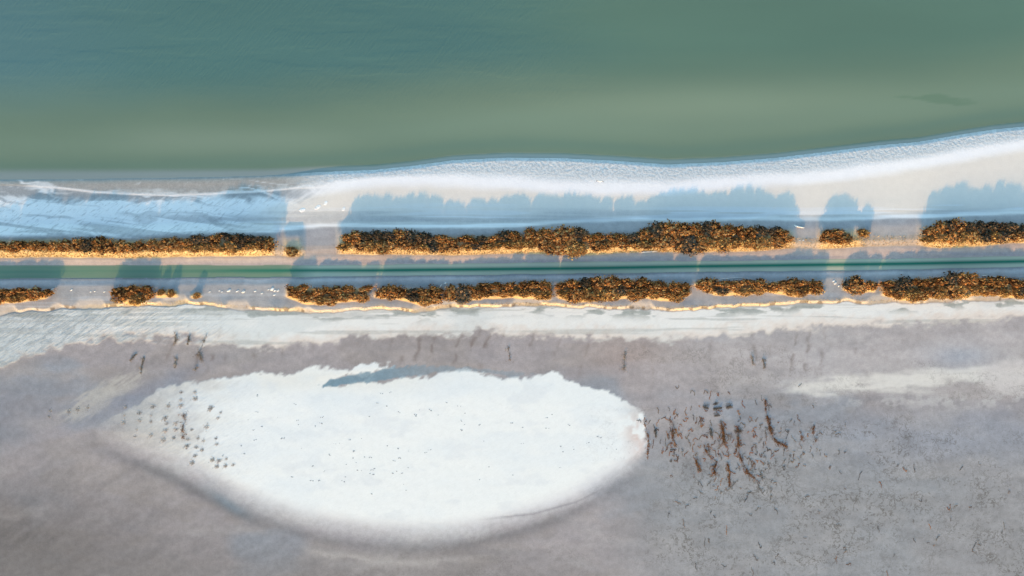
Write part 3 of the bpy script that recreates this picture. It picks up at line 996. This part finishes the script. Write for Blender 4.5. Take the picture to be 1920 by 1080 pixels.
STONES = [(99, 543, 7, 'the lower left thicket'), (135, 544, 5, ''), (171, 547, 4, ''), (179, 546, 4, ''), (197, 547, 4, ''),
          (394, 547, 4, ''), (412, 545, 4, ''), (417, 547, 4, ''), (430, 545, 8, ''), (446, 546, 6, ''), (457, 547, 8, ''), (479, 546, 5, ''),
          (492, 550, 5, ''), (504, 543, 4, ''), (511, 542, 9, ''), (516, 545, 6, ''), (522, 545, 6, ''), (515, 553, 5, ''), (1565, 531, 7, ''),
          (1572, 536, 5, ''), (1582, 527, 5, ''), (1498, 451, 4, ''), (1504, 451, 4, ''), (835, 531, 5, ''), (1562, 527, 6, '')]
WHERE = {0: 'right beside the lower left thicket end', 1: 'second from left edge below the canal', 2: 'leftmost of three left of the wedge clump',
         3: 'middle of three left of the wedge clump', 4: 'rightmost of three nearest the wedge clump',
         5: 'first of the stone line after the straw clump', 6: 'second of the stone line after the straw clump', 7: 'third of the stone line after the straw clump',
         8: 'fourth, bright and long, in the stone line', 9: 'fifth of the stone line below the canal', 10: 'sixth, broad and warm, in the stone line',
         11: 'seventh of the stone line below the canal', 12: 'eighth and lowest of the stone line', 13: 'ninth, left of the biggest stone',
         14: 'largest of the stone line by the thicket', 15: 'just right of the biggest stone', 16: 'last of the stone line, touching the thicket',
         17: 'lone one below the biggest stone', 18: 'largest of three left of the round lower clump', 19: 'lowest of three left of the round lower clump',
         20: 'at the tip of the round lower clump', 21: 'left one of a pair below the white log', 22: 'right one of a pair below the white log',
         23: 'on the shaded silt right of the white post', 24: 'uppermost of three left of the round lower clump'}
for i, (sx, sy, size, _) in enumerate(STONES):
    o = link(bpy.data.objects.new('pale_stone', stone_meshes[i % 4]))
    a, b = W(sx, sy)
    o.location = (a, b, float(ground_z([sx], [sy])[0]))
    s = size * PX * .40
    o.scale = (s * 1.25, s * .62, s * .6)
    o.rotation_euler = (0, 0, math.radians(rng.uniform(20, 45)))
    tag(o, 'pale stone, ' + WHERE[i], 'stone', 'pale stones on the silt')

for i, (sx, sy, size, lab) in enumerate([
        (568, 394, 12, 'largest white salt lump, lower left of the four on the beach'), (597, 389, 12, 'white salt lump beside the largest one on the beach'),
        (612, 381, 9, 'smallest white salt lump, farthest from the canal'), (645, 392, 9, 'faint salt lump alone at the right on the beach')]):
    o = link(bpy.data.objects.new('salt_lump', salt_meshes[i % 3]))
    a, b = W(sx, sy)
    o.location = (a, b, float(ground_z([sx], [sy])[0]) - .01)
    s = size * PX * .5
    o.scale = (s * 1.15, s * .7, s * .35)
    o.rotation_euler = (0, 0, math.radians(20 + 15 * i))
    tag(o, lab, 'salt lump', 'salt lumps on the upper beach')

# weeds: low mats of rusty and dark leaves creeping over the mud
def weed_mesh(name, path, seed, palette, width, density, height=.16):
    rg = np.random.default_rng(seed)
    path = np.array(path, float)
    seglen = np.hypot(np.diff(path[:, 0]), np.diff(path[:, 1])) if len(path) > 1 else np.array([1.0])
    V, F, C = [], [], []
    org = path[0]
    total = max(seglen.sum(), 1.0)
    for k in range(int(total * density * 3.0) + 24):
        if len(path) > 1:
            s = rg.choice(len(seglen), p=seglen / seglen.sum())
            u = rg.uniform(0, 1)
            p = path[s] * (1 - u) + path[s + 1] * u
        else:
            p = path[0]
        gap = vnoise(np.array([p[1] / 4.8]), np.array([p[0] / 9.0 + seed * 1.7]), seed)[0] if len(path) > 1 else rg.uniform(.3, .9)
        if total > 22 and gap < .42 and rg.uniform() < .93:
            continue
        p = p + rg.normal(0, width * (.25 + .5 * gap), 2)
        if len(path) > 1 and rg.uniform() < .3:
            b = int(p[1] / 4.5)
            ang = 2 * np.pi * _hash(np.array([b]), np.array([seed]), 3)[0]
            p = p + np.array([math.cos(ang), math.sin(ang)]) * rg.uniform(0, 3.6 * width)
        x, y = (p[0] - org[0]) * PX, -(p[1] - org[1]) * PX
        z = float(abs(rg.normal(0, height))) * .7 + .02
        a = rg.uniform(0, 2 * np.pi)
        ln, wd = rg.uniform(.07, .17), rg.uniform(.03, .065)
        t = rg.uniform(-.5, .8)
        ax = np.array([math.cos(a), math.sin(a), t])
        sd = np.array([-math.sin(a), math.cos(a), rg.uniform(-.4, .4)])
        q = np.array([x, y, z])
        i = len(V)
        V += [q - ax * ln * .5, q + sd * wd, q + ax * ln * .5, q - sd * wd]
        F.append((i, i + 1, i + 2, i + 3))
        cc = np.array(palette[rg.integers(len(palette))]) * rg.uniform(.6, 1.3)
        C += [cc] * 4
    return mesh_np(name, np.array(V), np.array(F), M_leaf, np.array(C))

RUST = [(.16, .055, .018), (.20, .075, .022), (.10, .045, .022), (.13, .08, .04), (.22, .10, .04)]
SOOT = [(.10, .09, .08), (.14, .12, .10), (.07, .06, .055), (.14, .10, .075)]
FADE = [(.26, .22, .18), (.20, .17, .14), (.32, .28, .24), (.22, .15, .11)]
WEEDS = [
    ([(1435, 750), (1436, 772), (1442, 795), (1447, 815), (1455, 828), (1476, 838)], RUST, 2.2, 5, 'rusty weed strip bent like an L, rightmost long strip on the mud'),
    ([(1352, 790), (1356, 812), (1358, 834)], RUST, 3.2, 7, 'stout olive and rust weed strip right of the salt island'),
    ([(1384, 800), (1384, 825), (1386, 852), (1394, 870), (1402, 886), (1424, 905)], RUST, 2.4, 5, 'long rust weed strip curling right at its lower end'),
    ([(1320, 836), (1328, 854), (1345, 866), (1338, 880), (1342, 896)], RUST, 2.6, 6, 'bright orange brown zigzag weed strip on the mud'),
    ([(1256, 786), (1262, 800), (1260, 818), (1268, 838)], RUST, 3.0, 3.5, 'pale reddish weed strip nearest the salt island tip'),
    ([(1206, 786), (1212, 806), (1216, 822), (1214, 860)], RUST, 2.2, 3.0, 'thin rust weed strip growing on the salt island rim'),
    ([(1228, 806), (1230, 820)], SOOT, 2.4, 4, 'small dark weed strip between island rim and reddish strip'),
    ([(1304, 852), (1306, 868), (1314, 884)], RUST, 2.0, 4, 'short rust weed strip left of the zigzag strip'),
    ([(1364, 868), (1366, 884), (1368, 910)], RUST, 2.0, 3.5, 'short rust weed strip below between zigzag and long strips'),
    ([(1500, 808), (1504, 820), (1498, 834)], RUST, 2.4, 3.5, 'faint brown weed strip, first right of the L strip'),
    ([(1526, 798), (1524, 812), (1530, 826)], RUST, 2.4, 3.5, 'faint brown weed strip farthest right on the mud'),
    ([(1332, 804), (1334, 820)], SOOT, 3.0, 4, 'greyish pink weed tuft left of the stout strip'),
    ([(1318, 762), (1328, 766)], SOOT, 2.0, 6, 'dark weed tuft, left of three in a row'),
    ([(1338, 767), (1352, 765)], SOOT, 1.8, 6, 'flat dark weed tuft, middle of three in a row'),
    ([(1362, 765), (1372, 763)], SOOT, 2.2, 7, 'dark weed tuft, right of three in a row'),
    ([(1340, 780), (1350, 779)], SOOT, 1.6, 4, 'small dark weed tuft under the middle of three'),
    ([(1378, 808), (1390, 808)], SOOT, 3.4, 6, 'grey fuzzy weed tuft topping the long curling strip'),
    ([(1345, 757), (1338, 758)], SOOT, 1.5, 3, 'faint weed tuft above the middle of three'),
    ([(345, 776), (348, 790), (342, 806), (344, 822)], RUST, 3.2, 3.6, 'rust brown weed strip on the left of the salt island'),
    ([(387, 628), (380, 645), (374, 660), (378, 676)], FADE, 3.2, 5, 'long faded weed strip crossing the white crust edge, rightmost of three'),
    ([(330, 628), (329, 644)], FADE, 2.0, 5, 'short faded weed strip on the crust, leftmost of three'),
    ([(355, 630), (352, 646)], FADE, 1.8, 5, 'short faded weed strip on the crust, middle of three'),
    ([(270, 670), (266, 686), (264, 700)], FADE, 1.4, 5, 'thin dark weed strip on mud above the island left end'),
    ([(255, 664), (244, 676)], FADE, 1.0, 4, 'thin slanting weed strip left of the dark one'),
    ([(1410, 668), (1412, 684)], FADE, 1.6, 3, 'small dark weed tuft under the right crust, left of two'),
    ([(1430, 672), (1434, 690)], FADE, 1.4, 4, 'small dark weed tuft under the right crust, right of two'),
    ([(953, 650), (956, 676)], FADE, 2.0, 3, 'faded weed strip on mud above the island middle'),
    ([(1172, 660), (1170, 695)], FADE, 2.4, 3, 'faded weed strip on mud above the island right end'),
    ([(330, 672), (328, 690)], FADE, 1.6, 4, 'faded weed tuft below the leftmost crust strip'),
    ([(370, 688), (366, 694)], FADE, 1.6, 4, 'faded weed tuft touching the top of the island'),
]
def runner_mesh(path, seed):
    """The creeping stem a weed strip grows from: one connected, bent, tapering ribbon with thickness."""
    rg = np.random.default_rng(seed)
    path = np.array(path, float)
    pts = []
    for a, b in zip(path[:-1], path[1:]):
        for u in np.linspace(0, 1, 5)[:-1]:
            pts.append(a * (1 - u) + b * u + rg.normal(0, .8, 2))
    pts.append(path[-1])
    V, F = [], []
    for k, p in enumerate(pts):
        x, y = (p[0] - path[0][0]) * PX, -(p[1] - path[0][1]) * PX
        w = rg.uniform(.015, .03)
        V += [(x - w, y - w * .4, -.02), (x, y, .03), (x + w, y + w * .4, -.02)]
        if k:
            o = 3 * k
            F += [(o - 3, o - 2, o + 1, o), (o - 2, o - 1, o + 2, o + 1)]
    return mesh_np('runner', np.array(V), np.array(F), M_bark, None, True)

for i, (path, pal, width, dens, lab) in enumerate(WEEDS):
    root = link(bpy.data.objects.new('weed_strip', None))
    root.empty_display_size = .2
    a, b = W(*path[0])
    root.location = (a, b, float(ground_z([path[0][0]], [path[0][1]])[0]))
    tag(root, lab, 'weeds', 'weeds creeping over the mud')
    link(bpy.data.objects.new('stem', runner_mesh(path, 600 + i)), root)
    fo = link(bpy.data.objects.new('foliage', weed_mesh('weed_foliage', path, 600 + i, pal, width, dens)), root)
    fo['kind'] = 'stuff'

# fine creeping sprigs among the strips: a mass nobody could count
def sprigs_mesh(seed):
    rg = np.random.default_rng(seed)
    V, F, C = [], [], []
    seeds = [(rg.choice([1262, 1305, 1334, 1358, 1386, 1412, 1440]) + rg.normal(0, 9), rg.normal(845, 45)) for _ in range(190)] + [(rg.normal(1250, 35), rg.normal(810, 30)) for _ in range(45)]
    seeds += [(rg.normal(1470, 60), rg.normal(840, 40)) for _ in range(60)] + [(rg.uniform(1280, 1900), rg.uniform(860, 1080)) for _ in range(60)]
    for (x, y) in seeds:
        ang = rg.uniform(0, 2 * np.pi)
        pal = RUST if rg.uniform() < (.6 if x < 1420 and y < 900 else .15) else SOOT
        base = np.array(pal[rg.integers(len(pal))])
        for k in range(rg.integers(4, 13)):
            ang += rg.normal(0, .7)
            x, y = x + 1.1 * math.cos(ang), y + 1.9 * math.sin(ang)
            if near_sd(np.array([x]), np.array([y]), island_pts, 30)[0] < -12:
                break
            wx0, wy0 = W(x, y)
            z = 0.03 + rg.uniform(.0, .06)
            ln, wd = rg.uniform(.08, .15), rg.uniform(.05, .10)
            ca, sa = math.cos(-ang), math.sin(-ang)
            i = len(V)
            V += [(wx0 - ca * ln, wy0 - sa * ln, z), (wx0 - sa * wd, wy0 + ca * wd, z + .03), (wx0 + ca * ln, wy0 + sa * ln, z + rg.uniform(-.02, .05)), (wx0 + sa * wd, wy0 - ca * wd, z + .02)]
            F.append((i, i + 1, i + 2, i + 3))
            cc = base * rg.uniform(.7, 1.6)
            C += [cc] * 4
    return mesh_np('creeping_sprigs', np.array(V), np.array(F), M_leaf, np.array(C))

sprigs = link(bpy.data.objects.new('creeping_sprigs', sprigs_mesh(77)))
tag(sprigs, 'fine rust and dark sprigs scattered on mud right of the salt island', 'weeds', kind='stuff')

# planted-looking rows of small tussocks on the left end of the island
tuft_meshes = [weed_mesh('weed_tuft', [(0, 0)], 700 + i, [(.46, .41, .36), (.38, .33, .29), (.52, .48, .43), (.40, .30, .23)], 3.2, 10, .012) for i in range(4)]
ROWS = [(232, [764, 778, 792]), (258, [776, 789, 804, 818]), (283, [764, 781, 792, 815]), (309, [760, 783, 793, 806, 824]), (331, [734, 748, 760, 793, 806, 820]),
        (358, [735, 748, 806, 822, 838]), (372, [822, 838, 856, 868]), (388, [764, 770, 800, 826, 842]), (408, [772, 782, 824, 832, 860]),
        (420, [862, 874]), (436, [860, 874]), (446, [872]), (90, [770, 782]), (122, [772]), (142, [770]), (160, [766])]
row_names = ['first', 'second', 'third', 'fourth', 'fifth', 'sixth', 'seventh', 'eighth', 'ninth', 'tenth', 'eleventh', 'twelfth']
for ri, (rx, rys) in enumerate(ROWS):
    for k, ry in enumerate(rys):
        tx, ty = rx + rng.uniform(-3, 3) + .15 * (800 - ry), ry + rng.uniform(-2, 2)
        o = link(bpy.data.objects.new('weed_tuft', tuft_meshes[rng.randrange(4)]))
        a, b = W(tx, ty)
        o.location = (a, b, float(ground_z([tx], [ty])[0]))
        s = rng.uniform(.75, 1.5)
        o.scale = (s * 1.3, s * .8, s)
        o.rotation_euler = (0, 0, math.radians(rng.uniform(15, 50)))
        if ri < 12:
            lab = 'faded weed tuft, %s from top in the %s column on the island left end' % (ORD[k + 1], row_names[ri])
        else:
            lab = 'faded weed tuft on grey mud left of the island, %s from the left edge' % ORD[sum(len(r[1]) for r in ROWS[12:ri]) + k + 1]
        tag(o, lab, 'weed tuft', 'weed tufts standing in rows')

# dark crumbs lying on the white island: too small to count
def crumbs_mesh(seed):
    rg = np.random.default_rng(seed)
    V, F = [], []
    spots = []
    for cx, cy, k, sx, sy in ((700, 870, 16, 60, 18), (640, 840, 8, 90, 30), (800, 770, 10, 60, 16), (980, 795, 9, 70, 10), (1090, 840, 10, 50, 14),
                              (560, 800, 10, 90, 40), (860, 850, 14, 180, 60), (720, 900, 8, 120, 20), (760, 760, 6, 40, 10), (480, 790, 8, 40, 40)):
        spots += [(cx + rg.normal(0, sx), cy + rg.normal(0, sy)) for _ in range(k)]
    for (sx, sy) in spots:
        z = float(ground_z([sx], [sy])[0])
        x, y = W(sx, sy)
        for j in range(rg.integers(1, 4)):
            ox, oy = rg.normal(0, .18), rg.normal(0, .08)
            r, h = rg.uniform(.05, .13), rg.uniform(.03, .07)
            i = len(V)
            for s in range(5):
                a = 2 * math.pi * s / 5 + rg.uniform(-.3, .3)
                V.append((x + ox + 1.6 * r * math.cos(a), y + oy + r * math.sin(a), z - .01))
            V.append((x + ox, y + oy, z + h))
            F += [(i + s, i + (s + 1) % 5, i + 5) for s in range(5)]
    return mesh_np('salt_crumbs', np.array(V), np.array(F), simple_material('grey_crumbs', (.20, .21, .22), (.34, .36, .38), 5))

crumbs = link(bpy.data.objects.new('salt_crumbs', crumbs_mesh(12)))
tag(crumbs, 'small grey crumbs scattered over the white salt island', 'debris', kind='stuff')

def gull_mesh():
    N = Nodes('gull_plumage')
    c = N.attr('tint').outputs['Color']
    mat = N.finish(c, .7, .2)
    V, F, C = [], [], []
    seg = 8
    prof = [(-.30, .012), (-.22, .05), (-.08, .085), (.08, .08), (.18, .055), (.24, .05), (.29, .03), (.34, .006)]
    for (yy, r) in prof:
        for s in range(seg):
            a = 2 * math.pi * s / seg
            V.append((r * math.cos(a), yy, r * math.sin(a) * .85))
            C.append((.78, .78, .78))
    for i in range(len(prof) - 1):
        for s in range(seg):
            F.append((i * seg + s, i * seg + (s + 1) % seg, (i + 1) * seg + (s + 1) % seg, (i + 1) * seg + s))
    for sgn in (-1, 1):
        st = [(0.04, .12, -.10, .03), (.22, .17, -.06, .08), (.40, .19, .01, .10), (.56, .10, -.05, .07), (.70, -.05, -.13, .03)]
        b = len(V)
        for (x, lead, trail, zz) in st:
            for (y, dz) in ((lead, 0), ((lead + trail) / 2, .018), (trail, 0), ((lead + trail) / 2, -.012)):
                V.append((sgn * x, y, zz + dz))
                C.append((.03, .03, .035) if x > .45 else (.62, .64, .66))
        for i in range(len(st) - 1):
            for s in range(4):
                q = (b + i * 4 + s, b + i * 4 + (s + 1) % 4, b + (i + 1) * 4 + (s + 1) % 4, b + (i + 1) * 4 + s)
                F.append(q if sgn > 0 else q[::-1])
    return mesh_np('gull', np.array(V), np.array(F), mat, np.array(C), True)

gull = link(bpy.data.objects.new('gull', gull_mesh()))
gx, gy = W(1124, 341)
gull.location = (gx, gy, 1.0)
gull.rotation_euler = (0, 0, math.radians(-6))
tag(gull, 'white gull with dark wing tips gliding over the upper salt beach', 'bird')

print('shrubs', shrub_count)
